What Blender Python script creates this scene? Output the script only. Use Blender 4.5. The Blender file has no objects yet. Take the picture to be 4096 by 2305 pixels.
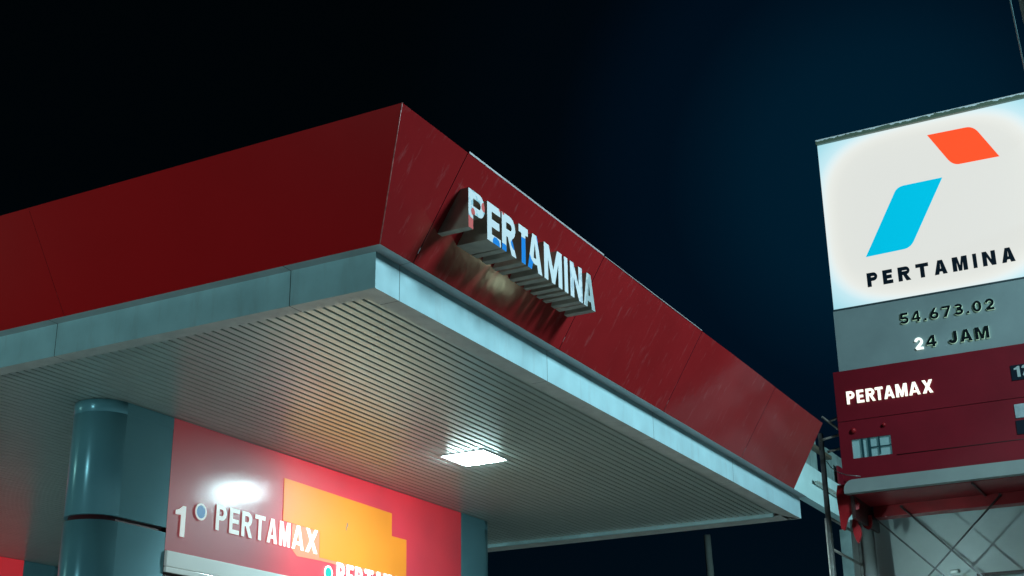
import bpy, bmesh, math, random
from mathutils import Vector, Matrix
random.seed(7)
S = bpy.context.scene
COL = S.collection
ZC = 5.0          # height of the canopy's underside above the ground

# ------------------------------------------------------------------ helpers
def link(name, me, parent=None, mat=None):
    o = bpy.data.objects.new(name, me)
    COL.objects.link(o)
    if mat is not None and me is not None:
        for m in (mat if isinstance(mat, (list, tuple)) else [mat]):
            me.materials.append(m)
    if parent is not None:
        o.parent = parent
        # meshes are modelled in world metres; bring them to the parent's frame
        w = Vector((0, 0, 0)); p = parent
        while p is not None:
            w += p.location; p = p.parent
        me.transform(Matrix.Translation(-w))
    return o

def thing(name, label, cat, loc=(0, 0, 0), group=None):
    o = bpy.data.objects.new(name, None)
    COL.objects.link(o)
    o.location = loc
    o.empty_display_size = .2
    o['label'] = label; o['category'] = cat
    if group: o['group'] = group
    return o

def tag(o, label, cat, group=None):
    o['label'] = label; o['category'] = cat
    if group: o['group'] = group
    return o

def struct(o):
    o['kind'] = 'structure'; return o

def bm_box(bm, x0, x1, y0, y1, z0, z1, mi=0):
    v = [bm.verts.new(p) for p in ((x0,y0,z0),(x1,y0,z0),(x1,y1,z0),(x0,y1,z0),(x0,y0,z1),(x1,y0,z1),(x1,y1,z1),(x0,y1,z1))]
    for f in ((0,3,2,1),(4,5,6,7),(0,1,5,4),(1,2,6,5),(2,3,7,6),(3,0,4,7)):
        bm.faces.new([v[i] for i in f]).material_index = mi
    return v

def bm_poly(bm, pts, mi=0):
    f = bm.faces.new([bm.verts.new(p) for p in pts]); f.material_index = mi; return f

def bm_tube(bm, pts, r, n=10):
    pts = [Vector(p) for p in pts]; rings = []
    for i, p in enumerate(pts):
        d = (pts[min(i+1, len(pts)-1)] - pts[max(i-1, 0)]).normalized()
        a = d.cross(Vector((0, 0, 1)))
        if a.length < 1e-3: a = d.cross(Vector((0, 1, 0)))
        a.normalize(); b = d.cross(a)
        rr = r[i] if isinstance(r, (list, tuple)) else r
        rings.append([bm.verts.new(p + (a*math.cos(t) + b*math.sin(t))*rr) for t in [2*math.pi*k/n for k in range(n)]])
    for A, B in zip(rings, rings[1:]):
        for k in range(n):
            bm.faces.new((A[k], A[(k+1) % n], B[(k+1) % n], B[k])).smooth = True
    bm.faces.new(rings[0][::-1]); bm.faces.new(rings[-1])

def fin(name, bm, mat, parent=None, bevel=0, recalc=True, smooth=False):
    if recalc: bmesh.ops.recalc_face_normals(bm, faces=bm.faces)
    if bevel:
        bmesh.ops.bevel(bm, geom=[e for e in bm.edges if len(e.link_faces) == 2 and e.calc_face_angle(0) > .6],
                        offset=bevel, segments=2, affect='EDGES', profile=.6)
    me = bpy.data.meshes.new(name)
    bm.to_mesh(me); bm.free()
    if smooth:
        for p in me.polygons: p.use_smooth = True
    return link(name, me, parent, mat)

def box(name, b, mat, parent=None, bevel=0):
    bm = bmesh.new(); bm_box(bm, *b); return fin(name, bm, mat, parent, bevel)

def fill_prism(loops, front, back):
    """solid with holes: 2-D loops (outer first), front/back map (u,v) -> 3-D"""
    bm = bmesh.new()
    rings = []; edges = []
    for L in loops:
        vs = [bm.verts.new((u, v, 0)) for u, v in L]
        for i in range(len(vs)):
            edges.append(bm.edges.new((vs[i], vs[(i+1) % len(vs)])))
        rings.append(vs)
    bmesh.ops.triangle_fill(bm, edges=edges, use_beauty=True, use_dissolve=False, normal=(0, 0, 1))
    faces = list(bm.faces)
    bk = {}
    for vs in rings:
        for v in vs: bk[v] = bm.verts.new((v.co.x, v.co.y, -1))
    for f in faces:
        bm.faces.new([bk[v] for v in reversed(f.verts)])
    for vs in rings:
        for i in range(len(vs)):
            a, b = vs[i], vs[(i+1) % len(vs)]
            bm.faces.new((a, bk[a], bk[b], b)).material_index = 1
    for v in bm.verts:
        u, w, t = v.co
        v.co = Vector(front(u, w) if t == 0 else back(u, w))
    bmesh.ops.recalc_face_normals(bm, faces=bm.faces)
    return bm

def arc(cx, cy, rx, ry, a0, a1, n=14):
    return [(cx + rx*math.cos(math.radians(a0 + (a1-a0)*i/n)), cy + ry*math.sin(math.radians(a0 + (a1-a0)*i/n))) for i in range(n+1)]

def stroke(path, t):
    P = [Vector(p) for p in path]; L = []; R_ = []
    for i, p in enumerate(P):
        d = (P[min(i+1, len(P)-1)] - P[max(i-1, 0)])
        if 0 < i < len(P)-1:
            d1 = (P[i]-P[i-1]).normalized(); d2 = (P[i+1]-P[i]).normalized()
            d = d1 + d2
            k = 1/max(.55, math.cos(d1.angle(d2)/2)) if d1.length and d2.length else 1
        else: k = 1
        d.normalize(); nrm = Vector((-d.y, d.x))*(t/2*k)
        L.append(tuple(p+nrm)); R_.append(tuple(p-nrm))
    return L + R_[::-1]

def glyph(ch, w, h, t):
    """outline loops of one bold sans capital or digit, w x h metres, stroke t"""
    v = t*.92
    if ch == 'P':
        m = h*.40; ry = (h-m)/2; cx = w-ry*.95
        return [[(0,0),(t,0),(t,m)] + arc(cx, m+ry, w-cx, ry, -90, 90) + [(0,h)],
                [(t,m+v)] + arc(cx, m+ry, max(.12*w, w-cx-t), ry-v, -90, 90, 10) + [(t,h-v)]]
    if ch == 'R':
        m = h*.42; ry = (h-m)/2; cx = w*.94-ry*.95
        return [[(0,0),(t,0),(t,m),(w*.40,m),(w-t*1.12,0),(w,0),(w*.70,m*1.04)] + arc(cx, m+ry, w*.94-cx, ry, -62, 90) + [(0,h)],
                [(t,m+v)] + arc(cx, m+ry, max(.12*w, w*.94-cx-t), ry-v, -90, 90, 10) + [(t,h-v)]]
    if ch == 'E':
        a = h*.5-v/2; b = h*.5+v/2
        return [[(0,0),(w,0),(w,v),(t,v),(t,a),(w*.9,a),(w*.9,b),(t,b),(t,h-v),(w*.97,h-v),(w*.97,h),(0,h)]]
    if ch == 'T':
        return [[(w/2-t/2,0),(w/2+t/2,0),(w/2+t/2,h-v),(w,h-v),(w,h),(0,h),(0,h-v),(w/2-t/2,h-v)]]
    if ch == 'I': return [[(0,0),(w,0),(w,h),(0,h)]]
    if ch == 'A':
        k = t*1.02; s = (w/2-k*.55)/h; y1 = h*.19; y2 = y1+v*.8
        xin = lambda y: k + s*y
        top = h*(.78)
        return [[(0,0),(k,0),(xin(y1),y1),(w-xin(y1),y1),(w-k,0),(w,0),(w/2+k*.55,h),(w/2-k*.55,h)],
                [(xin(y2),y2),(w-xin(y2),y2),(w/2,top)]]
    if ch == 'M':
        return [[(0,0),(t,0),(t,h*.62),(w/2-t*.38,0),(w/2+t*.38,0),(w-t,h*.62),(w-t,0),(w,0),(w,h),(w-t*1.25,h),(w/2,h*.38),(t*1.25,h),(0,h)]]
    if ch == 'N':
        return [[(0,0),(t,0),(t,h*.58),(w-t,0),(w,0),(w,h),(w-t,h),(w-t,h*.42),(t,h),(0,h)]]
    if ch == 'X':
        k = t*1.25
        return [[(0,0),(k,0),(w/2,h*.33),(w-k,0),(w,0),(w/2+k*.52,h*.5),(w,h),(w-k,h),(w/2,h*.67),(k,h),(0,h),(w/2-k*.52,h*.5)]]
    if ch == 'J':
        r = w/2
        return [stroke([(t*.5,r*.95)] + arc(w/2, r, w/2-t/2, r-t/2, 200, 350, 10) + [(w-t/2,r*1.2),(w-t/2,h)], t)]
    if ch == '1':
        return [[(w*.45,0),(w*.45+t,0),(w*.45+t,h),(w*.45+t*.35,h),(w*.30,h*.88),(0,h*.82),(0,h*.68),(w*.45,h*.70)]]
    if ch == '7':
        return [[(w*.15,0),(w*.15+t*1.15,0),(w,h*.86),(w,h),(0,h),(0,h-v),(w*.66,h-v)]]
    if ch == '4':
        y = h*.2
        return [[(w*.55,0),(w*.55+t,0),(w*.55+t,y),(w,y),(w,y+v),(w*.55+t,y+v),(w*.55+t,h),(w*.5,h),(0,y+v*.9),(0,y),(w*.55,y)],
                [(t*.95,y+v),(w*.55,y+v),(w*.55,h*.72)]]
    if ch == '2':
        r = w/2
        return [stroke(arc(w/2, h-r, r-t/2, r-t/2, 175, -35, 14) + [(t*.75, v*.75), (t*.9, v*.5), (w, v*.5)], t)]
    if ch == '3':
        c1, q1, c2, q2 = h*.74, h*.26, h*.29, h*.29; cx = w*.47; o1 = w*.94-cx; o2 = w-cx
        return [arc(cx, c1, o1, q1, 165, -42, 12) + arc(cx, c2, o2, q2, 42, -165, 14) + arc(cx, c2, o2-t, q2-t, -165, 80, 12)
                + [(w*.32, c2+q2-t), (w*.32, c1-q1+t)] + arc(cx, c1, o1-t, q1-t, -80, 165, 12)]
    if ch == '5':
        r = h*.32
        return [stroke([(w*.95,h-t/2),(t*.8,h-t/2),(t*.65,h*.55)] + arc(w*.47, r, w*.53-t/2, r-t/2, 115, -160, 14), t)]
    if ch == '6':
        r = h*.32
        return [[(w*.80,h),(w*.50,h),(w*.12,h*.62)] + arc(w/2, r, w/2, r, 160, 425, 22) + [(w*.50,h*.64)],
                arc(w/2, r, w/2-t, r-t*.95, 0, 340, 14)]
    if ch == '0':
        return [arc(w/2, h/2, w/2, h/2, 0, 345, 23), arc(w/2, h/2, w/2-t, h/2-t*.95, 0, 340, 17)]
    if ch == '.': return [[(0,0),(w,0),(w,w),(0,w)]]

# ------------------------------------------------------------------ materials
def mat(name, base, rough=.5, metal=0, spec=.5, coat=0, coat_rough=.1, emis=None, es=0,
        mottle=0, mscale=3, rvar=0, streak=0, bump=0, bscale=40, dirt=None, dirt_amt=0, dirt_scale=2.0, aniso_z=None, dirt_st=(4, 4, .6), dirt_lo=.52):
    m = bpy.data.materials.new(name); m.use_nodes = True
    nt = m.node_tree; N = nt.nodes; Lk = nt.links
    b = N['Principled BSDF']
    b.inputs['Base Color'].default_value = (*base, 1)
    b.inputs['Roughness'].default_value = rough
    b.inputs['Metallic'].default_value = metal
    b.inputs['Specular IOR Level'].default_value = spec
    b.inputs['Coat Weight'].default_value = coat
    b.inputs['Coat Roughness'].default_value = coat_rough
    if emis:
        b.inputs['Emission Color'].default_value = (*emis, 1)
        b.inputs['Emission Strength'].default_value = es
    geo = N.new('ShaderNodeNewGeometry')
    def noise(scale, vec=None, det=4, rough_=.55, stretch=None):
        n = N.new('ShaderNodeTexNoise'); n.inputs['Scale'].default_value = scale
        n.inputs['Detail'].default_value = det; n.inputs['Roughness'].default_value = rough_
        src = geo.outputs['Position']
        if stretch:
            mp = N.new('ShaderNodeMapping'); mp.inputs['Scale'].default_value = stretch
            Lk.new(src, mp.inputs['Vector']); src = mp.outputs['Vector']
        Lk.new(src, n.inputs['Vector']); return n.outputs['Fac']
    def mr(fac, a, b_, c, d):
        r = N.new('ShaderNodeMapRange'); r.inputs[1].default_value = a; r.inputs[2].default_value = b_
        r.inputs[3].default_value = c; r.inputs[4].default_value = d; Lk.new(fac, r.inputs[0]); return r.outputs[0]
    col = None
    if mottle:
        f = mr(noise(mscale), .3, .7, 1-mottle, 1+mottle)
        mx = N.new('ShaderNodeMix'); mx.data_type = 'RGBA'; mx.blend_type = 'MULTIPLY'; mx.inputs[0].default_value = 1
        mx.inputs[6].default_value = (*base, 1)
        cb = N.new('ShaderNodeCombineColor')
        for i in range(3): Lk.new(f, cb.inputs[i])
        Lk.new(cb.outputs[0], mx.inputs[7]); col = mx.outputs[2]
    if dirt:
        f = mr(noise(dirt_scale, det=8, rough_=.7, stretch=dirt_st), dirt_lo, dirt_lo+.2, 0, dirt_amt)
        mx = N.new('ShaderNodeMix'); mx.data_type = 'RGBA'
        Lk.new(f, mx.inputs[0]); mx.inputs[7].default_value = (*dirt, 1)
        if col: Lk.new(col, mx.inputs[6])
        else: mx.inputs[6].default_value = (*base, 1)
        col = mx.outputs[2]
    if col: Lk.new(col, b.inputs['Base Color'])
    if rvar:
        Lk.new(mr(noise(6, det=6, stretch=(1, 1, .35) if streak else None), .3, .7, max(.03, rough-rvar), rough+rvar), b.inputs['Roughness'])
    if bump:
        bp = N.new('ShaderNodeBump'); bp.inputs['Strength'].default_value = bump; bp.inputs['Distance'].default_value = .01
        Lk.new(noise(bscale, det=3, stretch=aniso_z), bp.inputs['Height']); Lk.new(bp.outputs[0], b.inputs['Normal'])
    return m

def patch_mat(name, base, patches, rough=.25, es=0):
    """sheet vinyl with torn patches of other colours (shapes fixed on the letter)"""
    m = mat(name, base, rough, coat=.3)
    nt = m.node_tree; N = nt.nodes; Lk = nt.links; b = N['Principled BSDF']
    geo = [n for n in N if n.type == 'NEW_GEOMETRY'][0]
    nz = N.new('ShaderNodeTexNoise'); nz.inputs['Scale'].default_value = 14; nz.inputs['Detail'].default_value = 3
    Lk.new(geo.outputs['Position'], nz.inputs['Vector'])
    def math_(op, a, b_):
        n = N.new('ShaderNodeMath'); n.operation = op
        for i, q in enumerate((a, b_)):
            if isinstance(q, (int, float)): n.inputs[i].default_value = q
            else: Lk.new(q, n.inputs[i])
        return n.outputs[0]
    sep = N.new('ShaderNodeSeparateXYZ'); Lk.new(geo.outputs['Position'], sep.inputs[0])
    wob = math_('SUBTRACT', nz.outputs['Fac'], .5)
    prev = None
    for kind, colr, *a in patches:
        if kind == 'half':
            ax, az, c, amp = a
            s = math_('ADD', math_('MULTIPLY', sep.outputs[0], ax), math_('MULTIPLY', sep.outputs[2], az))
            s = math_('ADD', s, math_('MULTIPLY', wob, amp)); f = math_('GREATER_THAN', s, c)
        elif kind == 'circ':
            cx, cz, r = a
            dx = math_('SUBTRACT', sep.outputs[0], cx); dz = math_('SUBTRACT', sep.outputs[2], cz)
            d = math_('SQRT', math_('ADD', math_('MULTIPLY', dx, dx), math_('MULTIPLY', dz, dz)), 0)
            f = math_('LESS_THAN', math_('ADD', d, math_('MULTIPLY', wob, .04)), r)
        else:
            c, = a
            f = math_('GREATER_THAN', nz.outputs['Fac'], c)
        mx = N.new('ShaderNodeMix'); mx.data_type = 'RGBA'; Lk.new(f, mx.inputs[0])
        if prev: Lk.new(prev, mx.inputs[6])
        else: mx.inputs[6].default_value = (*base, 1)
        mx.inputs[7].default_value = (*colr, 1); prev = mx.outputs[2]
    if prev: Lk.new(prev, b.inputs['Base Color'])
    if es:
        if prev: Lk.new(prev, b.inputs['Emission Color'])
        else: b.inputs['Emission Color'].default_value = (*base, 1)
        b.inputs['Emission Strength'].default_value = es
    return m

def backlit(name, base, emis, es, rough=.50, coat=.42, coat_rough=.075, scratch=True, e_left=0.0):
    """acrylic face of the pump header: tubes behind its middle still burn, those at the left end are dead"""
    m = mat(name, base, rough, coat=coat, coat_rough=coat_rough)
    nt = m.node_tree; N = nt.nodes; Lk = nt.links; b = N['Principled BSDF']; b.inputs['Specular IOR Level'].default_value = 1.0
    geo = [n for n in N if n.type == 'NEW_GEOMETRY'][0]
    sep = N.new('ShaderNodeSeparateXYZ'); Lk.new(geo.outputs['Position'], sep.inputs[0])
    cr = N.new('ShaderNodeValToRGB'); e = cr.color_ramp
    e.interpolation = 'B_SPLINE'
    vals = [(0, e_left), (.20, e_left), (.285, .35), (.36, 1.05), (.50, 1.0), (.72, .85), (.90, .50), (1, .28)]  # e_left: painted glow that lifts the colour of the dead end
    while len(e.elements) < len(vals): e.elements.new(.5)
    for el, (p, v) in zip(e.elements, vals):
        el.position = p; el.color = (v, v, v, 1)
    mr = N.new('ShaderNodeMapRange'); mr.inputs[1].default_value = 1.98; mr.inputs[2].default_value = 7.27
    Lk.new(sep.outputs[0], mr.inputs[0]); Lk.new(mr.outputs[0], cr.inputs[0])
    nz = N.new('ShaderNodeTexNoise'); nz.inputs['Scale'].default_value = 1.3; Lk.new(geo.outputs['Position'], nz.inputs['Vector'])
    r2 = N.new('ShaderNodeMapRange'); r2.inputs[1].default_value = .3; r2.inputs[2].default_value = .7; r2.inputs[3].default_value = .82*es; r2.inputs[4].default_value = 1.15*es
    Lk.new(nz.outputs['Fac'], r2.inputs[0])
    mu = N.new('ShaderNodeMath'); mu.operation = 'MULTIPLY'; Lk.new(cr.outputs[0], mu.inputs[0]); Lk.new(r2.outputs[0], mu.inputs[1])
    b.inputs['Emission Color'].default_value = (*emis, 1); Lk.new(mu.outputs[0], b.inputs['Emission Strength'])
    if scratch:
        # wiping scratches in the gloss
        mp = N.new('ShaderNodeMapping'); mp.inputs['Scale'].default_value = (3, 3, 28); mp.inputs['Rotation'].default_value = (0, .12, 0)
        Lk.new(geo.outputs['Position'], mp.inputs['Vector'])
        n2 = N.new('ShaderNodeTexNoise'); n2.inputs['Scale'].default_value = 6; n2.inputs['Detail'].default_value = 6
        n2.inputs['Distortion'].default_value = .8
        Lk.new(mp.outputs[0], n2.inputs['Vector'])
        bp = N.new('ShaderNodeBump'); bp.inputs['Strength'].default_value = .10; bp.inputs['Distance'].default_value = .006
        Lk.new(n2.outputs['Fac'], bp.inputs['Height']); Lk.new(bp.outputs[0], b.inputs['Coat Normal']); Lk.new(bp.outputs[0], b.inputs['Normal'])
    return m

M = {}
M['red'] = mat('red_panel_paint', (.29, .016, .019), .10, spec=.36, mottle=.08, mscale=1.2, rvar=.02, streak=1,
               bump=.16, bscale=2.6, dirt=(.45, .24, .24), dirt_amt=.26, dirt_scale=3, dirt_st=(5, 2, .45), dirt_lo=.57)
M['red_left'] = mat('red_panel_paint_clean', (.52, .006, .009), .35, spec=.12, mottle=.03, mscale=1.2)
M['white_fascia'] = mat('white_fascia_panel', (.37, .60, .64), .42, coat=.15, coat_rough=.3, mottle=.10, mscale=3, rvar=.08,
                        dirt=(.25, .28, .27), dirt_amt=.35, dirt_scale=1.6)
M['soffit'] = mat('soffit_strip_grey', (.42, .45, .46), .5, mottle=.08)
M['trim'] = mat('border_trim', (.50, .49, .46), .45, mottle=.12, mscale=5, dirt=(.22, .2, .18), dirt_amt=.4)
M['slat'] = mat('ceiling_slat', (.44, .48, .44), .28, spec=.6, metal=.28, mottle=.05, mscale=5)
M['groove'] = mat('ceiling_groove', (.02, .02, .025), .8)
M['roof'] = mat('roof_sheet', (.12, .12, .12), .7)
M['edge_metal'] = mat('edge_flashing', (.75, .78, .80), .3, metal=.7, mottle=.2, mscale=20)
M['column'] = mat('column_cladding', (.16, .39, .46), .30, metal=.25, coat=0, coat_rough=.3, mottle=.05, mscale=2)
nt = M['column'].node_tree
tg = nt.nodes.new('ShaderNodeTangent'); tg.direction_type = 'RADIAL'; tg.axis = 'Z'
nt.links.new(tg.outputs[0], nt.nodes['Principled BSDF'].inputs['Tangent']); nt.nodes['Principled BSDF'].inputs['Anisotropic'].default_value = .85
nt.nodes['Principled BSDF'].inputs['Anisotropic Rotation'].default_value = .25
M['column_dark'] = mat('column_collar', (.08, .14, .16), .35, metal=.3)
M['recess'] = mat('recess_red', (.10, .015, .02), .35, coat=.4)
M['lamp_frame'] = mat('lamp_frame', (.7, .72, .72), .35, metal=.3)
M['lamp_glow'] = mat('lamp_lens', (.9, .9, .9), .4, emis=(.66, .96, 1.0), es=190)
M['letter_side'] = mat('letter_return', (.34, .28, .22), .5, mottle=.2, mscale=8)
M['white_gloss'] = mat('white_gloss_strip', (.70, .76, .74), .25, coat=.3, mottle=.05)
M['dark'] = mat('dark_recess', (.03, .012, .012), .4)
M['ladder'] = mat('ladder_steel', (.16, .17, .17), .4, metal=.6, mottle=.25, mscale=12)
M['ladder_light'] = mat('ladder_galvanised', (.48, .46, .42), .4, metal=.5, mottle=.25, mscale=14)
M['asphalt'] = mat('asphalt_ground', (.05, .05, .052), .85, mottle=.25, mscale=2)
M['concrete'] = mat('forecourt_concrete', (.30, .31, .29), .7, mottle=.2, mscale=.8)

# ------------------------------------------------------------------ ground
bm = bmesh.new(); bm_poly(bm, [(-400,-400,-.02),(400,-400,-.02),(400,400,-.02),(-400,400,-.02)])
struct(fin('ground', bm, M['asphalt']))
bm = bmesh.new(); bm_poly(bm, [(-4,-3,0),(13.2,-3,0),(13.2,17.5,0),(-4,17.5,0)])
struct(fin('forecourt', bm, M['concrete']))

# ------------------------------------------------------------------ canopy
LX, LY = 9.827, 14.6
H1 = .2747; E1 = .096; E2 = .577; H3 = 1.035
can = thing('fuel_station_canopy', 'large flat petrol station canopy with flared dark red edge, white band and slatted ceiling', 'canopy', (LX/2, LY/2, 0))
bm = bmesh.new()
# slatted ceiling: every board has a face, rounded shoulders and a dark open joint
y = .168; pitch = .0870; zc = ZC + .03
x0, x1 = .150, LX-.38
while y < LY-.17:
    a, b = y+.008, min(y+pitch-.008, LY-.17)
    bm_poly(bm, [(x0,a,zc+.014),(x0,a+.002,zc+.003),(x1,a+.002,zc+.003),(x1,a,zc+.014)])
    bm_poly(bm, [(x0,a+.002,zc+.003),(x0,a+.007,zc),(x1,a+.007,zc),(x1,a+.002,zc+.003)])
    bm_poly(bm, [(x0,a+.007,zc),(x0,b-.007,zc),(x1,b-.007,zc),(x1,a+.007,zc)])
    bm_poly(bm, [(x0,b-.007,zc),(x0,b-.002,zc+.003),(x1,b-.002,zc+.003),(x1,b-.007,zc)])
    bm_poly(bm, [(x0,b-.002,zc+.003),(x0,b,zc+.014),(x1,b,zc+.014),(x1,b-.002,zc+.003)])
    y += pitch
bm_poly(bm, [(x0-.05,.12,zc+.0145),(x1+.05,.12,zc+.0145),(x1+.05,LY-.12,zc+.0145),(x0-.05,LY-.12,zc+.0145)], 1)
fin('slatted_ceiling', bm, [M['slat'], M['groove']], can, recalc=False)
# roof sheet
bm = bmesh.new(); bm_box(bm, .2, LX-.2, .2, LY-.2, ZC+.6, ZC+.66); fin('roof', bm, M['roof'], can)

# white band, built panel by panel with open joints; its underside folds in as the border strip
g = .003
def white_panel(side, a, b):
    bm = bmesh.new(); z0, z1 = ZC, ZC+H1
    if side == 'front':   # normal -y
        pr = [(0, z0), (0, z1), (-E1, z1+.004)]           # (y, z)
        P = lambda s, q: (s, q[0], q[1])
        inner = .165
        bm_poly(bm, [(a,0,z0),(b,0,z0),(b,0,z1),(a,0,z1)], 0)
        bm_poly(bm, [(a,0,z1),(b,0,z1),(b,-E1,z1+.004),(a if a > .2 else -E1,-E1,z1+.004)], 1)
        aa = a if a > .4 else max(a, 0); lo = a if a > .2 else .15
        bm_poly(bm, [(max(a, 0)if a>.2 else 0,0,z0),(lo,inner,z0),(min(b,LX-.35) if b>LX-.5 else b,inner,z0),(b,0,z0)], 2)
        bm_poly(bm, [(lo,inner,z0),(lo,inner,z0+.045),(min(b,LX-.35) if b>LX-.5 else b,inner,z0+.045),(min(b,LX-.35) if b>LX-.5 else b,inner,z0)], 2)
    else:                 # normal -x
        inner = .150
        bm_poly(bm, [(0,a,z0),(0,a,z1),(0,b,z1),(0,b,z0)], 0)
        bm_poly(bm, [(0,a,z1),(-E1,a if a > .2 else -E1,z1+.004),(-E1,b,z1+.004),(0,b,z1)], 1)
        lo = a if a > .2 else .165
        bm_poly(bm, [(0,a,z0),(0,b,z0),(inner,b,z0),(inner,lo,z0)], 2)
        bm_poly(bm, [(inner,lo,z0),(inner,b,z0),(inner,b,z0+.045),(inner,lo,z0+.045)], 2)
    return fin('white_fascia_panel', bm, [M['white_fascia'], M['soffit'], M['trim']], can, recalc=False)
fx = [0, .31, 2.648, 4.983, 7.30, LX]
for a, b in zip(fx, fx[1:]):
    white_panel('front', a+(g if a else 0), b-(g if b < LX else 0))
fy = [0, .744, 3.07, 5.40, 7.73, 10.06, 12.39, LY]
for a, b in zip(fy, fy[1:]):
    white_panel('left', a+(g if a else 0), b-(g if b < LY else 0))
# dark backing behind the open joints
bm = bmesh.new()
bm_box(bm, .02, LX-.02, .02, .12, ZC+.005, ZC+H1-.01); bm_box(bm, .02, .12, .121, LY-.02, ZC+.005, ZC+H1-.01)
fin('joint_backing', bm, M['groove'], can)
# far end and rear returns of the white band, with the lip that hangs inside it
bm = bmesh.new()
bm_box(bm, LX-.02, LX, .001, LY, ZC, ZC+H1)
bm_box(bm, .0, LX-.021, LY-.02, LY, ZC, ZC+H1)
bm_box(bm, LX-.34, LX-.021, .166, LY-.021, ZC+.001, ZC+.006)
fin('white_return', bm, M['trim'], can)
bm = bmesh.new(); bm_box(bm, LX-.385, LX-.341, .25, LY-.2, ZC-.012, ZC+.045); fin('ceiling_lip', bm, M['white_fascia'], can, .004)
# slit cover strips in the border near the corner
# red flared edge, panel by panel
def red_panel(side, a, b, a2=None, b2=None, tilt=0):
    """a,b along the bottom edge; a2,b2 along the top edge"""
    a2 = a if a2 is None else a2; b2 = b if b2 is None else b2
    z0, z1 = ZC+H1+.004, ZC+H3
    bm = bmesh.new(); n = 10; m = 6
    rows = []
    for j in range(m+1):
        t = j/m; r = []
        for i in range(n+1):
            s = i/n
            u = (a+(b-a)*s)*(1-t) + (a2+(b2-a2)*s)*t
            dent = .003*math.sin(u*2.1+1.3*t+tilt*9)*math.sin(math.pi*t)*math.sin(math.pi*s) + tilt*.006*t*math.sin(math.pi*s)
            o = E1+(E2-E1)*t + dent
            z = z0+(z1-z0)*t
            r.append(bm.verts.new((u, -o, z) if side == 'front' else (-o, u, z)))
        rows.append(r)
    for j in range(m):
        for i in range(n):
            q = (rows[j][i], rows[j][i+1], rows[j+1][i+1], rows[j+1][i])
            bm.faces.new(q if side == 'front' else q[::-1]).smooth = True
    # folded top lip
    top = [bm.verts.new(v.co) for v in rows[-1]]
    lip = [bm.verts.new((v.co.x, v.co.y+.05, v.co.z+.001) if side == 'front' else (v.co.x+.05, v.co.y, v.co.z+.001)) for v in top]
    for i in range(n):
        q = (top[i], top[i+1], lip[i+1], lip[i]); bm.faces.new(q if side == 'front' else q[::-1])
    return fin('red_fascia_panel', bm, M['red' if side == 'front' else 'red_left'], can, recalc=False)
rx = [(-E1, -E2), (.335, .305), (2.69, 2.65), (5.03, 4.99), (7.33, 7.30), (9.295, 9.157)]
for k, ((a, a2), (b, b2)) in enumerate(zip(rx, rx[1:])):
    g0 = 0 if k == 0 else .004; g1 = .004 if k < 4 else 0
    red_panel('front', a+g0, b-g1, a2+g0, b2-g1, [.2, .5, -.4, .9, -.3][k])
ry = [(-E1, -E2), (2.9, 2.9), (5.4, 5.4), (7.8, 7.8), (10.2, 10.2), (12.5, 12.5), (LY, LY)]
for k, ((a, a2), (b, b2)) in enumerate(zip(ry, ry[1:])):
    red_panel('left', a+(0 if k == 0 else .0015), b-.0015, a2+(0 if k == 0 else .0015), b2-.0015, .1*((-1)**k))
# far end closing sheet
bm = bmesh.new()
bm_poly(bm, [(9.29,-E1,ZC+H1+.004),(9.154,-E2,ZC+H3),(9.154,.1,ZC+H3),(9.29,.1,ZC+H1+.004)]); fin('end_sheet', bm, M['red'], can)
# flashing along the top edge and the corner
bm = bmesh.new()
for a, b, hh in ((.32, 2.64, .018), (2.66, 4.98, .007)):
    bm_box(bm, a, b, -E2-.004, -E2+.03, ZC+H3+.002, ZC+H3+hh)
fin('top_flashing', bm, M['edge_metal'], can)
bm = bmesh.new(); bm_tube(bm, [(-E1-.002,-E1-.002,ZC+H1+.006), (-E2-.002,-E2-.002,ZC+H3)], .0035, 6); fin('corner_bead', bm, mat('corner_bead_paint', (.42,.16,.15), .35, mottle=.7, mscale=30), can)

# columns of the canopy: pill plan, cladding in storeys with a recessed red band between
def pill(bm, xa, xb, yf, r, z0, z1, left=True, n=20, off=0):
    """flat front at yf, round end of radius r at one side, square at the other"""
    r2 = r-off; cy = yf+r
    if left:
        pts = [(xb-off*.5, yf+off), ] + [(xa+r + r2*math.cos(t), cy + r2*math.sin(t)) for t in [math.radians(-90 - 180*i/n) for i in range(n+1)]] + [(xb-off*.5, yf+2*r-off)]
    else:
        pts = [(xa+off*.5, yf+2*r-off)] + [(xb-r + r2*math.cos(t), cy + r2*math.sin(t)) for t in [math.radians(90 - 180*i/n) for i in range(n+1)]] + [(xa+off*.5, yf+off)]
    lo = [bm.verts.new((x, y, z0)) for x, y in pts]; hi = [bm.verts.new((x, y, z1)) for x, y in pts]
    N_ = len(pts)
    for i in range(N_):
        f = bm.faces.new((lo[i], hi[i], hi[(i+1) % N_], lo[(i+1) % N_]))
        f.smooth = 1 <= i <= N_-3
    bm.faces.new(lo); bm.faces.new(hi[::-1])
def column(xa, xb, yf, left):
    r = .27
    bm = bmesh.new(); pill(bm, xa, xb, yf, r, 0, ZC+.029, left, off=.035)
    c = fin('column', bm, M['recess'], can)
    for z0, z1 in ((.12, 1.0), (1.045, 1.95), (1.995, 2.93), (2.975, 3.952), (3.998, ZC+.026)):
        bm = bmesh.new(); pill(bm, xa, xb, yf, r, z0, z1, left)
        fin('cladding', bm, M['column'], c)
    bm = bmesh.new(); pill(bm, xa-.002, xb+.002, yf-.002, r+.002, ZC-.085, ZC+.022, left); 
    fin('collar', bm, M['column'], c)
YH = 3.576
column(1.11, 1.985, YH, True)
column(7.27, 8.14, YH, False)
column(6.91, 7.77, 10.75, False)
column(.75, 1.62, 10.75, True)

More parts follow.
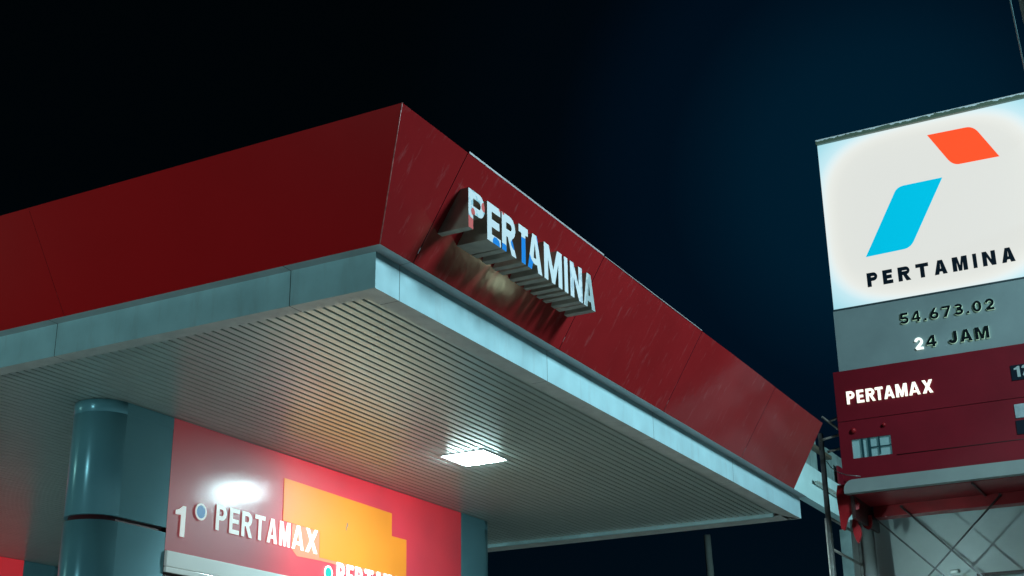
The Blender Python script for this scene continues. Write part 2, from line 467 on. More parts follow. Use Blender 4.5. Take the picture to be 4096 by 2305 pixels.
# ------------------------------------------------------------------ ceiling lamps
def lamp(x, y, label):
    t = thing('ceiling_lamp', label, 'ceiling lamp', (x, y, ZC), 'square ceiling lamps under the canopy')
    w = .27
    bm = bmesh.new()
    zl = ZC+.022
    for bx in ((-w, w, -w, -w+.022), (-w, w, w-.022, w), (-w, -w+.022, -w+.022, w-.022), (w-.022, w, -w+.022, w-.022)):
        bm_box(bm, x+bx[0], x+bx[1], y+bx[2], y+bx[3], zl, ZC+.0435)
    fin('frame', bm, M['lamp_frame'], t)
    bm = bmesh.new(); k = w-.024; q = [bm.verts.new((x+sx*k, y+sy*k, zl+.010)) for sx, sy in ((-1,-1),(1,-1),(1,1),(-1,1))]
    q2 = [bm.verts.new((x+sx*k*.72, y+sy*k*.72, zl-.022)) for sx, sy in ((-1,-1),(1,-1),(1,1),(-1,1))]
    for i in range(4): bm.faces.new((q[i], q2[i], q2[(i+1)%4], q[(i+1)%4]))
    bm.faces.new(q2); bm.faces.new(q[::-1]); fin('lens', bm, M['lamp_glow'], t)
lamp(4.84, 1.99, 'square white lamp burning in the slatted ceiling near the front edge')
for yy, nm in ((5.6, 'assumed square lamp in the ceiling hidden behind the pump header'), (12.6, 'assumed square lamp in the ceiling behind the rear header')):
    lamp(4.84, yy, nm)  # unseen rear lamps, assumed for the light under the canopy

# ------------------------------------------------------------------ pump header (backlit box between the front columns)
hd = thing('pump_header', 'backlit red header between two columns with white fuel names and a large orange patch', 'sign', (4.63, YH+.25, 2.9))
M['h_red'] = backlit('header_red_acrylic', (.30, .05, .075), (.72, .022, .036), .95, e_left=.15)
M['h_orange'] = backlit('header_orange_film', (.45, .18, .02), (.92, .27, .010), .95, e_left=.3)
M['h_peel'] = backlit('header_peeled_film', (.5, .2, .12), (1.0, .19, .09), .95, e_left=.3)
M['h_white'] = backlit('header_white_letter', (.70, .74, .72), (.95, .97, .92), 1.3, coat=.3, e_left=.28)
M['h_strip'] = backlit('header_white_strip', (.6, .66, .64), (.72, .90, .88), .4, e_left=.5, scratch=False)
M['h_blue'] = backlit('header_blue_dot', (.01, .12, .30), (.01, .17, .42), .7, e_left=.6)
M['h_teal'] = backlit('header_green_dot', (.0, .32, .27), (.0, .38, .32), .8)
box('housing', (1.99, 7.265, YH+.004, YH+.5, 2.95, ZC+.026), M['dark'], hd)
bm = bmesh.new(); bm_poly(bm, [(1.99,YH,ZC-1.208),(7.265,YH,ZC-1.208),(7.265,YH,ZC+.026),(1.99,YH,ZC+.026)]); face = fin('red_face', bm, M['h_red'], hd, recalc=False)
def flat(name, pts, matr, parent, y, th=.003):
    bm = fill_prism([pts], lambda u, v: (u, y, ZC+v), lambda u, v: (u, y+th, ZC+v)); return fin(name, bm, matr, parent)
flat('peeled_film', [(3.84,-.66),(3.90,-.655),(4.32,-.665),(4.33,-.93),(5.9,-.945),(5.9,-.985),(4.34,-.975),(3.94,-.985),(3.845,-.92)], [M['h_peel']]*2, face, YH-.004)
flat('orange_patch', [(3.672,-.222),(5.688,-.250),(5.693,-.51),(6.004,-.508),(6.010,-.95),(4.323,-.944),(4.315,-.672),(3.682,-.66)], [M['h_orange']]*2, face, YH-.008)
flat('torn_spot', [(4.812,-.50),(4.822,-.535),(4.798,-.56),(4.80,-.585),(4.788,-.59),(4.786,-.56),(4.80,-.53),(4.795,-.51)], [mat('torn_film', (.4,.33,.26), .6)]*2, face, YH-.012)
def hl(ch, x0, x1, z0, z1, t, nm='letter'):
    bm = fill_prism(glyph(ch, x1-x0, z1-z0, t), lambda u, v: (x0+u, YH-.0125, ZC+z0+v), lambda u, v: (x0+u, YH-.0095, ZC+z0+v))
    return fin(nm, bm, [M['h_white'], M['h_white']], face)
hl('1', 2.085, 2.250, -1.057, -.772, .062, 'digit')
for ch, a, b in (('P',2.648,2.800),('E',2.847,2.995),('R',3.030,3.195),('T',3.232,3.392),('A',3.428,3.592),('M',3.628,3.805),('A',3.838,4.040),('X',4.072,4.276)):
    hl(ch, a, b, -.918, -.672, .045)
for ch, a, b in (('P',4.636,4.785),('E',4.820,4.948),('R',4.980,5.130),('T',5.164,5.328),('A',5.360,5.510),('M',5.540,5.700),('A',5.735,5.890),('X',5.92,6.08)):
    hl(ch, a, b, -1.195, -.950, .054)
def disc(cx, cz, r, rin, colm):
    bm = fill_prism([arc(cx, cz, r, r, 0, 350, 35), arc(cx, cz, rin, rin, 0, 350, 35)], lambda u, v: (u, YH-.016, ZC+v), lambda u, v: (u, YH-.011, ZC+v))
    ring = fin('ring', bm, [M['h_white']]*2, face)
    bm = fill_prism([arc(cx, cz, rin-.001, rin-.001, 0, 350, 35)], lambda u, v: (u, YH-.014, ZC+v), lambda u, v: (u, YH-.011, ZC+v))
    fin('dot', bm, [colm]*2, face)
disc(2.427, -.786, .080, .062, M['h_blue'])
disc(4.484, -1.085, .075, .058, M['h_teal'])
box('white_strip', (1.992, 7.262, YH-.03, YH+.002, ZC-1.345, ZC-1.209), M['h_strip'], hd, .004)
box('white_strip', (1.994, 7.260, YH-.026, YH+.002, ZC-1.398, ZC-1.352), M['h_strip'], hd, .004)
box('lower_face', (2.0, 7.25, YH+.001, YH+.003, 2.96, ZC-1.44), backlit('header_lower_acrylic', (.6,.6,.5), (1.0,.86,.50), 1.5), hd)
# rear header
h2 = thing('pump_header', 'red header of the rear pump row at the far left under the ceiling', 'sign', (4.2, 11.0, 2.9))
box('housing', (1.63, 6.905, 10.754, 11.2, 2.95, ZC+.026), M['dark'], h2)
bm = bmesh.new(); bm_poly(bm, [(1.63,10.75,3.79),(6.905,10.75,3.79),(6.905,10.75,ZC+.026),(1.63,10.75,ZC+.026)])
fin('red_face', bm, mat('rear_header_red', (.35,.03,.04), .3, coat=.5, emis=(.75,.035,.05), es=.45), h2, recalc=False)

# ------------------------------------------------------------------ canopy lettering
ls = thing('channel_letter_sign', 'row of deep white and blue box letters on the sloping red canopy edge', 'letter sign', (1.5, -.3, ZC+.5))
WH = (.66, .72, .74); BL = (.012, .22, .62); PK = (.62, .13, .12); LB = (.36, .55, .60)
slope = (E2-E1)/(H3-H1)
yb = lambda z: -(E1 + slope*(z-H1)) + .004
YF = -.51
lets = [
 ('P', .425, .665, [('noise', LB, .54), ('half', PK, 0, -1, -(ZC+.60), .06), ('circ', PK, .49, ZC+.655, .030), ('circ', PK, .66, ZC+.745, .040)]),
 ('E', .702, .910, [('circ', BL, .84, ZC+.515, .055), ('circ', PK, .895, ZC+.825, .020)]),
 ('R', .928, 1.155, [('circ', BL, .96, ZC+.515, .060), ('circ', BL, 1.115, ZC+.620, .042), ('circ', PK, .95, ZC+.83, .018)]),
 ('T', 1.198, 1.352, [('half', BL, 0, -1, -(ZC+.735), .07)]),
 ('A', 1.343, 1.588, [('half', BL, -.9, -1, -(ZC+.612+.9*1.40), .05), ('half', BL, 1, .34, 1.535+.34*(ZC+.70), .015)]),
 ('M', 1.626, 1.945, []),
 ('I', 1.988, 2.052, []),
 ('N', 2.098, 2.325, [('noise', (.45,.55,.60), .50)]),
 ('A', 2.345, 2.572, [('half', (.33,.42,.43), 1, -.2, 2.40-.2*(ZC+.6), .2)]),
]
for k, (ch, a, b, pt) in enumerate(lets):
    z0, z1 = .515, .825
    t = {'I': .06}.get(ch, .068)
    bm = fill_prism(glyph(ch, b-a, z1-z0, t), lambda u, v: (a+u, YF, ZC+z0+v), lambda u, v: (a+u, yb(z0+v), ZC+z0+v))
    fin('letter', bm, [patch_mat('letter_face_%s' % ch, WH if k < 8 else (.50,.57,.58), pt, es=0), M['letter_side']], ls)

# ------------------------------------------------------------------ totem sign
TX = 11.87
tot = thing('totem_sign', 'tall price totem with glowing white lightbox, grey number panel and dark red price panel', 'totem sign', (12.8, -1.75, 0))
M['t_grey'] = mat('totem_grey_panel', (.22, .30, .30), .4, coat=.2, mottle=.08, mscale=2)
M['t_red'] = mat('totem_red_panel', (.17, .006, .015), .4, coat=.25, coat_rough=.25, mottle=.10, mscale=2, bump=.06, bscale=4)
M['t_red2'] = mat('totem_red_gloss', (.26, .010, .015), .38, spec=.25, mottle=.2, mscale=3)
M['t_white'] = mat('totem_white_band', (.23, .29, .28), .4, mottle=.06)
M['shaft'] = mat('totem_shaft_white', (.36, .40, .40), .5, mottle=.08, mscale=2)
M['cap_'] = patch_mat('lightbox_cap_paint', (.12, .17, .12), [('half', (.72, .82, .82), 0, 1, ZC+6.226, .09)], rough=.4)
# body
box('casing', (TX+.02, 12.89, -3.37, -.160, ZC+.68, ZC+6.17), mat('totem_casing', (.25,.28,.28), .5), tot)
# lightbox face
lm = mat('lightbox_acrylic', (.5, .5, .48), .3)
nt = lm.node_tree; N = nt.nodes; Lk = nt.links; b = N['Principled BSDF']
geo = [n for n in N if n.type == 'NEW_GEOMETRY'][0]
sp = N.new('ShaderNodeSeparateXYZ'); Lk.new(geo.outputs['Position'], sp.inputs[0])
def mth(op, a, b_=0):
    n = N.new('ShaderNodeMath'); n.operation = op
    for i, q in enumerate((a, b_)):
        if isinstance(q, (int, float)): n.inputs[i].default_value = q
        else: Lk.new(q, n.inputs[i])
    return n.outputs[0]
# tubes fill a rounded area; towards the corners the light thins and turns bluish
uy = mth('POWER', mth('ABSOLUTE', mth('DIVIDE', mth('ADD', sp.outputs[1], 1.77), 1.60)), 3.2)
uz = mth('POWER', mth('ABSOLUTE', mth('DIVIDE', mth('SUBTRACT', sp.outputs[2], ZC+4.81), 1.36)), 3.2)
rr = mth('ADD', uy, uz)
cr = N.new('ShaderNodeValToRGB'); el = cr.color_ramp; el.interpolation = 'B_SPLINE'
vals = [(0, (.72,.73,.69)), (.30, (.74,.75,.70)), (.42, (.82,.82,.76)), (.50, (.79,.87,.87)), (.62, (.55,.82,.90)), (1, (.30,.66,.76))]
while len(el.elements) < len(vals): el.elements.new(.5)
for e_, (p, c) in zip(el.elements, vals): e_.position = p; e_.color = (*c, 1)
Lk.new(mth('MULTIPLY', rr, .5), cr.inputs[0]); Lk.new(cr.outputs[0], b.inputs['Emission Color']); b.inputs['Emission Strength'].default_value = .97
b.inputs['Base Color'].default_value = (.1, .1, .1, 1)
lb = box('lightbox', (TX, TX+.018, -3.37, -.169, ZC+3.452, ZC+6.170), lm, tot)
def tplate(name, pts, matr, parent, d0=.004, d1=.0005):
    bm = fill_prism([pts], lambda u, v: (TX-d0, u, ZC+v), lambda u, v: (TX-d1, u, ZC+v)); return fin(name, bm, [matr]*2, parent)
def bez(p0, p1, p2, n=8): return [tuple((1-t)**2*a+2*t*(1-t)*b_+t*t*c for a, b_, c in zip(p0, p1, p2)) for t in [i/n for i in range(n+1)]]
redl = [(-1.836,5.936)] + bez((-2.400,5.921),(-2.510,5.918),(-2.575,5.790)) + [(-2.809,5.348)] + bez((-2.250,5.360),(-2.140,5.360),(-2.075,5.490))
cyl = [(-.730,4.187)] + bez((-1.248,5.105),(-1.295,5.206),(-1.415,5.206)) + [(-1.972,5.205)] + bez((-1.460,4.312),(-1.400,4.200),(-1.290,4.198))
M['logo_red'] = mat('logo_red_film', (.3, .03, .01), .3, emis=(.95, .082, .022), es=.97)
M['logo_cyan'] = mat('logo_cyan_film', (.0, .2, .3), .3, emis=(.0, .43, .62), es=.97)
M['navy'] = mat('navy_vinyl', (.004, .012, .022), .35)
tplate('red_emblem', redl, M['logo_red'], lb); tplate('cyan_emblem', cyl, M['logo_cyan'], lb)
def tl(ch, y0, y1, z0, z1, t, mats, parent, d0=.004, d1=.0005, nm='letter'):
    """letters read left to right towards -y"""
    bm = fill_prism(glyph(ch, y0-y1, z1-z0, t), lambda u, v: (TX-d0, y0-u, ZC+z0+v), lambda u, v: (TX-d1, y0-u, ZC+z0+v))
    return fin(nm, bm, mats, parent)
def word(s, ya, yb_, z0, z1, t, mats, parent, gap=.30, d0=.004, d1=.0005, widths=None, nm='letter'):
    W = {'I': .30, '.': .28, 'M': 1.15, 'E': .80, 'P': .85, '1': .6, ' ': .9, 'J': .75}
    ws = [W.get(c, 1.0) for c in s]
    tot_ = sum(ws) + gap*(len(s)-1); k = (ya-yb_)/tot_; y = ya
    for c, w in zip(s, ws):
        if c == '.': tl('I', y, y-w*k, z0, z0+w*k, t, mats, parent, d0, d1, nm)
        elif c != ' ': tl(c, y, y-w*k, z0, z1, t, mats, parent, d0, d1, nm)
        y -= (w+gap)*k
word('PERTAMINA', -.708, -2.815, 3.708, 3.928, .062, [M['navy']]*2, lb, gap=.42)
box('cap', (TX-.05, 12.92, -3.42, -.155, ZC+6.172, ZC+6.252), M['cap_'], tot, .012)
box('cap_shadow_gap', (TX-.012, TX+.017, -3.38, -.162, ZC+3.425, ZC+3.450), mat('gasket', (.03,.06,.07), .5), tot)
# grey panel with the station number
gp = box('number_panel', (TX-.004, TX+.018, -3.39, -.157, ZC+2.487, ZC+3.424), M['t_grey'], tot)
M['blk'] = mat('black_letter_face', (.006, .012, .014), .25)
M['halo'] = mat('letter_rim_glow', (.5,.6,.5), .4, emis=(.55, .85, .62), es=.55)
M['lit'] = mat('letter_lit_face', (.8,.85,.8), .4, emis=(.9, 1.0, .92), es=1.0)
word('54.673.02', -1.125, -2.445, 3.045, 3.212, .036, [M['blk'], M['halo']], gp, gap=.40, d0=.030, d1=.0045, nm='digit')
tl('2', -1.288, -1.405, 2.632, 2.808, .032, [M['lit'], M['lit']], gp, .030, .0045, 'digit')
tl('4', -1.455, -1.600, 2.640, 2.812, .042, [M['blk'], M['halo']], gp, .030, .0045, 'digit')
word('JAM', -1.762, -2.325, 2.640, 2.820, .046, [M['blk'], M['halo']], gp, gap=.24, d0=.030, d1=.0045)
# red price panel: three boards, the lower two set back a little, with a barred opening
pp = thing('x', 'x', 'x'); bpy.data.objects.remove(pp)
bm = bmesh.new()
def board(z0, z1, x, holes=None):
    y0, y1 = -3.47, -.066
    if not holes:
        bm_box(bm, x, TX+.018, y0, y1, z0, z1); return
    ya, yb2, za, zb = holes
    bm_box(bm, x, TX+.018, yb2, y1, z0, z1); bm_box(bm, x, TX+.018, y0, ya, z0, z1)
    bm_box(bm, x, TX+.018, ya, yb2, z0, za); bm_box(bm, x, TX+.018, ya, yb2, zb, z1)
board(ZC+1.730, ZC+2.484, TX-.030)
board(ZC+1.240+.0, ZC+1.724, TX-.022) if 0 else None
prc = fin('price_panel', bm, M['t_red'], tot, .006)
bm = bmesh.new(); board(ZC+.845, ZC+1.724, TX-.022, (-.800, -.238, ZC+1.172, ZC+1.450)); low = fin('price_panel', bm, M['t_red'], tot)
for zz in (1.285,):
    bm = bmesh.new(); bm_tube(bm, [(TX-.024, -.86, ZC+1.150), (TX-.024, -3.46, ZC+1.150)], .006, 6); fin('seam', bm, M['dark'], low)
bm = bmesh.new(); bm_poly(bm, [(TX+.010,-.80,ZC+1.17),(TX+.010,-.80,ZC+1.452),(TX+.010,-.235,ZC+1.452),(TX+.010,-.235,ZC+1.17)])
fin('opening_backing', bm, mat('pale_backing', (.22,.34,.34), .5, emis=(.10,.30,.34), es=.25, mottle=.1), low)
bm = bmesh.new()
bl = M['dark']
bm_box(bm, TX-.018, TX+.002, -.400, -.372, ZC+1.172, ZC+1.450); bm_box(bm, TX-.018, TX+.002, -.505, -.465, ZC+1.172, ZC+1.450)
bm_box(bm, TX-.018, TX+.002, -.640, -.618, ZC+1.200, ZC+1.450); bm_box(bm, TX-.016, TX+.002, -.800, -.505, ZC+1.300, ZC+1.314)
fin('bars', bm, mat('bar_paint', (.01,.05,.06), .4), low)
bm = bmesh.new(); bmesh.ops.create_uvsphere(bm, u_segments=16, v_segments=10, radius=.028, matrix=Matrix.Translation((TX-.04, -.728, ZC+1.602))); fin('stud', bm, M['t_red2'], low, smooth=True)
bm = bmesh.new(); bmesh.ops.create_uvsphere(bm, u_segments=16, v_segments=10, radius=.040, matrix=Matrix.Translation((TX-.035, -.285, ZC+1.575))); fin('stud', bm, M['t_red2'], low, smooth=True)
M['t_lit'] = mat('totem_lit_letter', (.85,.85,.8), .4, emis=(1.0, .96, .78), es=1.0)
TXs = TX; TX = TXs-.030
for ch, a, b_ in (('P',-.238,-.352),('E',-.385,-.488),('R',-.520,-.650),('T',-.655,-.765),('A',-.780,-.925),('M',-.950,-1.110),('A',-1.135,-1.290),('X',-1.325,-1.468)):
    tl(ch, a, b_, 1.972, 2.160, .036, [M['t_lit'], M['t_lit']], prc, .022, .0005)
b12 = box('price_window', (TX-.012, TX-.0005, -3.40, -2.538, ZC+1.975, ZC+2.190), M['navy'], prc)
TX = TX-.012
M['pale'] = mat('flip_digit', (.35,.45,.44), .5)
tl('1', -2.580, -2.665, 2.015, 2.170, .040, [M['pale']]*2, b12, nm='digit'); tl('2', -2.682, -2.770, 2.015, 2.175, .036, [M['pale']]*2, b12, nm='digit')
TX = TXs
box('price_window', (TX-.036, TX-.0225, -3.40, -2.515, ZC+1.448, ZC+1.640), mat('window_pale', (.30,.40,.42), .4, mottle=.3, mscale=6), low)
box('price_window', (TX-.036, TX-.0225, -3.40, -2.505, ZC+1.222, ZC+1.412), M['navy'], low)
# white lower band with rounded end
bz0, bz1 = .672, .862
pts = [(-.078, bz0), (-.078, bz0+.05)] + arc(-.078-.14, bz1-.14, .14, .14, 0, 90, 8) + [(-3.32, bz1), (-3.46, bz1-.14), (-3.46, bz0)]
bm = fill_prism([pts], lambda u, v: (TX-.09, u, ZC+v), lambda u, v: (TX+.05, u, ZC+v)); fin('lower_band', bm, [M['t_white']]*2, tot)
# underside, beam, ribs
bm = bmesh.new(); bm_box(bm, TX+.051, 12.895, -3.45, -.13, ZC+.664, ZC+.676); fin('underside', bm, M['t_red2'], tot)
bm = bmesh.new(); bm_box(bm, 12.90, 13.15, -3.5, -.19, ZC+.500, ZC+.70); fin('beam', bm, M['t_red2'], tot, .008)
bm = bmesh.new(); bm_box(bm, TX+.06, 12.89, -1.825, -1.80, ZC+.635, ZC+.663); fin('rib', bm, M['dark'], tot)
bm = bmesh.new(); bm_box(bm, TX+.06, 13.3, -.165, -.120, ZC+.34, ZC+.663); fin('rib', bm, M['dark'], tot)
# curled red corner brackets
def bracket(pts, x, th, k):
    bm = fill_prism([pts], lambda u, v: (x + k*(u**2), u, ZC+v), lambda u, v: (x + th + k*(u**2), u, ZC+v))
    fin('corner_bracket', bm, [M['t_red2']]*2, tot)
bracket([(.060,.84),(-.078,.84),(-.078,.70),(-.150,.66),(-.218,.560),(-.205,.485),(-.120,.440),(-.050,.36),(.017,.186),(.060,.215),(.072,.45),(.088,.70)], 11.95, .05, 1.5)
bracket([(-.036,.452),(-.085,.37),(-.122,.27),(-.130,.178),(-.100,.09),(-.075,.048),(-.045,.10),(-.018,.20),(-.006,.30)], 12.30, .04, 1.0)
bracket([(-.058,.52),(-.209,.50),(-.212,.38),(-.195,.315),(-.150,.290),(-.095,.325),(-.060,.42)], 12.62, .04, 1.0)
# shaft wall and leg
bm = bmesh.new(); bm_box(bm, 13.9, 14.25, -3.95, .435, 0, ZC+.70); fin('shaft', bm, M['shaft'], tot)
bm = bmesh.new(); bm_tube(bm, [(13.32, .04, 0), (13.32, .04, ZC+.66)], .105, 24); fin('leg', bm, M['shaft'], tot)
bm = bmesh.new(); bm_tube(bm, [(13.32, -3.5, 0), (13.32, -3.5, ZC+.66)], .105, 24); fin('leg', bm, M['shaft'], tot)
bm = bmesh.new(); bm_box(bm, 13.45, 13.6, -3.4, -1.45, ZC-.385, ZC-.350); fin('cross_rail', bm, M['dark'], tot)
def rod(a, b_, r=.013):
    a = Vector(a); b_ = Vector(b_); d = (b_-a)
    bm = bmesh.new(); bm_tube(bm, [a, a+d*1.9], r, 8); fin('brace_rod', bm, M['ladder'], tot)
rod((12.85,-.615,ZC+.61), (12.85,-1.622,ZC-.48)); rod((12.85,-2.012,ZC+.62), (12.85,-.888,ZC-.417)); rod((12.85,-.100,ZC+.60), (12.85,-1.107,ZC-.436))
for yy, zz in ((-.612, .617), (-2.012, .632)):
    bm = bmesh.new(); bm_tube(bm, [(12.865, yy, ZC+zz), (12.899, yy, ZC+zz)], .022, 12); fin('anchor', bm, M['dark'], tot)
bm = bmesh.new(); bm_tube(bm, [(13.86, -1.0, ZC-.24), (13.86, -1.13, ZC-.235)], .03, 10); fin('reflection_blob', bm, M['white_gloss'], tot)  # pale stub standing in for a lamp's reflection on the shaft

# ------------------------------------------------------------------ service ladder beside the totem
ld = thing('service_ladder', 'dark steel service ladder standing between the canopy end and the totem', 'ladder', (12.6, .3, 0))
for xx, r_, top in ((12.20, .045, 1.69), (13.86, .03, .5)):
    box('rail', (xx-r_, xx+r_, .3-.03, .3+.03, 0, ZC+top), M['ladder'], ld, .004)
box('rail_edge', (12.12, 12.14, .315, .335, 0, ZC+.42), M['ladder_light'], ld)
for k, zz in enumerate((.45, -.01, -.47, -.93, -1.39, -1.85, -2.31, -2.77, -3.23, -3.69, -4.15)):
    bm = bmesh.new(); bm_tube(bm, [(12.24, .3, ZC+zz), (13.86, .3, ZC+zz-.01)], .020, 8); fin('rung', bm, M['ladder_light'], ld)
for (ya, za), (yb3, zb) in (((.265, 1.535), (-.03, 1.585)), ((.165, 1.355), (-.05, 1.385)), ((.20, 1.885), (-.06, 1.640)), ((.09, 1.80), (-.06, 1.85))):
    bm = bmesh.new(); bm_tube(bm, [(12.0, ya, ZC+za), (12.0, yb3, ZC+zb)], .019, 8); fin('bracket', bm, M['ladder_light'], ld)
bm = bmesh.new()
bm_tube(bm, [(12.25, .26, ZC+1.28), (12.10, .16, ZC+1.14), (11.80, .0, ZC+1.0), (11.76, -.14, ZC+.93), (11.76, -.34, ZC+.885)], .007, 6)
tag(fin('cable', bm, M['ladder']), 'thin dark cable looping from the ladder across the red price panel', 'cable')

# ------------------------------------------------------------------ neighbouring roof fascia behind the ladder
nb = thing('roof_fascia', 'pale roof fascia with grey sheeting seen behind the ladder', 'roof edge', (21.5, 3.2, 0))
M['nb_w'] = mat('neighbour_white', (.50,.60,.62), .5, mottle=.12, mscale=1.5, emis=(.1,.2,.2), es=0)
M['nb_g'] = mat('neighbour_sheet', (.20,.25,.25), .5, mottle=.3, mscale=2)
box('fascia', (19.3, 21.84, 3.0, 3.2, ZC+2.54, ZC+3.30), M['nb_w'], nb); box('fascia', (21.86, 25.5, 3.0, 3.2, ZC+2.54, ZC+3.30), M['nb_w'], nb)
for k in range(9):
    xa = 20.2+.56*k
    if k != 3: box('sheeting', (xa, xa+.53, 3.08, 3.12, ZC+3.30, ZC+4.06), M['nb_g'], nb)
box('pipe', (21.0, 25.5, 2.86, 2.94, ZC+2.90, ZC+2.96), M['ladder_light'], nb)
box('top_rail', (20.2, 22.6, 2.95, 3.06, ZC+3.75, ZC+3.83), mat('brown_rail', (.10,.07,.05), .5), nb)
box('red_end', (23.1, 23.7, 2.96, 3.0, ZC+3.30, ZC+3.72), M['t_red'], nb)
box('post', (24.9, 25.2, 3.3, 3.55, 0, ZC+2.6), M['nb_g'], nb)

# ------------------------------------------------------------------ far pole, tree and overhead wires
bm = bmesh.new(); bm_tube(bm, [(30.8, 8.9, 0), (30.6, 8.9, 6), (30.37, 8.89, 8.85)], [.13, .115, .10], 12)
tag(fin('utility_pole', bm, mat('pole_concrete', (.22,.22,.21), .8, mottle=.2)), 'faint grey concrete pole standing alone in the dark beyond the canopy', 'pole')
C0 = Vector((-7.5106, -5.1124, 1.6))
bm = bmesh.new()
tr = thing('tree', 'dark treetop just showing at the bottom edge between pole and totem', 'tree', (31.0, 5.6, 0))
bm_tube(bm, [(31.0, 5.6, 0), (31.05, 5.6, 3), (31.1, 5.55, 5.2)], [.2, .15, .06], 10); fin('trunk', bm, mat('bark', (.08,.06,.04), .9), tr)
bm = bmesh.new()
for k in range(2600):
    while 1:
        p = Vector((random.uniform(-1,1), random.uniform(-1,1), random.uniform(-1,1)))
        if p.length < 1 and random.random() < .35+p.length: break
    c = Vector((31.05, 5.6, 5.35)) + Vector((p.x*1.5, p.y*1.5, p.z*1.35)) + Vector((math.sin(p.x*7), math.cos(p.y*6), math.sin(p.y*5+p.x*4)))*.16
    a = Vector((random.uniform(-1,1), random.uniform(-1,1), random.uniform(-.6,.6))).normalized()*.09
    b2 = a.cross(Vector((random.random(), random.random(), 1))).normalized()*.035
    bm_poly(bm, [c-a, c+b2, c+a, c-b2])
fin('crown', bm, mat('leaves', (.05,.08,.03), .6, mottle=.4, mscale=4), tr, recalc=False)
def along(d, k): return C0 + Vector(d)*k
bm = bmesh.new(); p1, p2 = along((.862,.081,.500), 17), along((.884,.081,.460), 19)
bm_tube(bm, [p1+(p1-p2)*3, p1+(p2-p1)*.45+Vector((0,.0,-.012)), p2, p2+(p2-p1)*4], .010, 6)
tag(fin('overhead_wire', bm, mat('wire', (.08,.16,.17), .5)), 'thin overhead wire running down past the top right corner', 'wire')
bm = bmesh.new(); p1, p2 = along((.863,.073,.499), 15), along((.8735,.073,.4815), 15.6)
bm_tube(bm, [p1+(p1-p2)*6, p1, p2, p2+(p2-p1)*8], .045, 10)
tag(fin('overhead_cable', bm, mat('cable_sheath', (.12,.16,.14), .6)), 'thick grey overhead cable at the very corner of the sky', 'cable')

# ------------------------------------------------------------------ area lights, all added or assumed
def area(name, loc, target, size, power, color, sy=None, spread=None):
    L = bpy.data.lights.new(name, 'AREA'); L.energy = power; L.color = color; L.size = size
    if sy: L.shape = 'RECTANGLE'; L.size_y = sy
    if spread: L.spread = math.radians(spread)
    o = bpy.data.objects.new(name, L); COL.objects.link(o); o.location = loc
    o.rotation_euler = (Vector(target)-Vector(loc)).to_track_quat('-Z', 'Y').to_euler()
    return o
area('front_key_light', (4.0, -9.2, 11.2), (2.6, 0, 5.2), 2.8, 1950, (.62, .90, 1.0))  # added soft key, source unseen, for the front band and letters
area('left_fill_light', (-13.5, 4.5, 2.2), (0, 4, 5.3), 1.0, 420, (.56, .90, .93))  # added fill for the dim left side of the canopy
for lx, ly, lz, lp in ((16.1, -10.3, .75, 7), (17.2, -10.0, .4, 4.5)):
    area('assumed_glint_light', (lx, ly, lz), (1.0, -.2, 5.5), .25, lp, (.85, 1.0, .66))  # assumed lamps, source unseen, placed to make pale blobs on the red edge
area('column_rim_light', (-4.0, 12.0, 4.0), (1.2, 3.9, 4.5), .3, 60, (.65, 1.0, .85))  # added to brighten the rim of the column's round end
area('fascia_fill_light', (17.5, -6.0, 5.5), (22, 3, 8), .6, 1000, (.50, .95, 1.0))  # added to brighten the pale fascia behind the ladder
area('shaft_fill_light', (6.5, 1.2, 3.7), (14, -1.2, 4.8), .14, 4.5, (.60, .95, .95), spread=24)  # added under the canopy to throw rod shadows on the totem shaft

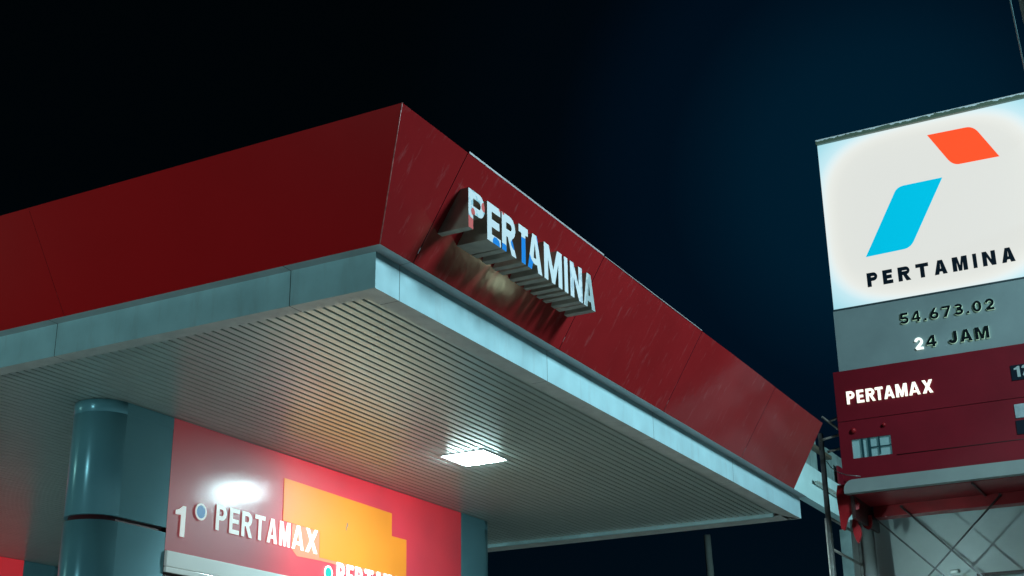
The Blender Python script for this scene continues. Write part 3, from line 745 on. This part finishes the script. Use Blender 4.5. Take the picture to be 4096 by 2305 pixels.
# ------------------------------------------------------------------ night sky
W = bpy.data.worlds.new('World'); S.world = W; W.use_nodes = True
nt = W.node_tree; N = nt.nodes; Lk = nt.links; bg = N['Background']
tc = N.new('ShaderNodeTexCoord')
def vdot(v):
    n = N.new('ShaderNodeVectorMath'); n.operation = 'DOT_PRODUCT'; n.inputs[1].default_value = Vector(v).normalized(); Lk.new(tc.outputs['Generated'], n.inputs[0]); return n.outputs['Value']
def ramp(fac, stops):
    c = N.new('ShaderNodeValToRGB'); e = c.color_ramp; e.interpolation = 'EASE'
    while len(e.elements) < len(stops): e.elements.new(.5)
    for el_, (p, col) in zip(e.elements, stops): el_.position = p; el_.color = (*col, 1)
    Lk.new(fac, c.inputs[0]); return c.outputs[0]
# night air, lighter near the horizon; totem's blue bloom painted into the sky
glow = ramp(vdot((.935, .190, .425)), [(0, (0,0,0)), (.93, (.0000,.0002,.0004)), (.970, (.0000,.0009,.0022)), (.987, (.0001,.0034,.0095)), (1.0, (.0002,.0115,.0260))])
sp = N.new('ShaderNodeSeparateXYZ'); Lk.new(tc.outputs['Generated'], sp.inputs[0])
low_ = ramp(sp.outputs[2], [(0, (.0020,.0040,.0060)), (.12, (.0005,.0030,.0062)), (.26, (.0002,.0014,.0030)), (.42, (.0002,.0009,.0014)), (1, (.0002,.0005,.0006))])
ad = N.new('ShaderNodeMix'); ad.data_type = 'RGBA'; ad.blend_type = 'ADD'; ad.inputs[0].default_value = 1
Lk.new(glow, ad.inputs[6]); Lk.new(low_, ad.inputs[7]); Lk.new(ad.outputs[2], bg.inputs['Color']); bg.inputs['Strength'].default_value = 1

# ------------------------------------------------------------------ camera
cam = bpy.data.cameras.new('camera'); co = bpy.data.objects.new('camera', cam); COL.objects.link(co)
cam.sensor_width = 36; cam.lens = 36*5516.3/4096; cam.clip_end = 1000; cam.clip_start = .05
fw = Vector((.82536903, .44240069, .35078142)); rt = Vector((.47670841, -.8789634, -.01313167)); up = Vector((-.30251456, -.17805893, .93636529))
mw = Matrix((rt, up, -fw)).transposed().to_4x4(); mw.translation = C0
co.matrix_world = mw
S.camera = co
S.render.engine = 'CYCLES'
S.cycles.use_denoising = True
S.cycles.max_bounces = 8
S.cycles.sample_clamp_indirect = 6
S.view_settings.view_transform = 'Standard'; S.view_settings.look = 'None'; S.view_settings.exposure = 0; S.view_settings.gamma = 1
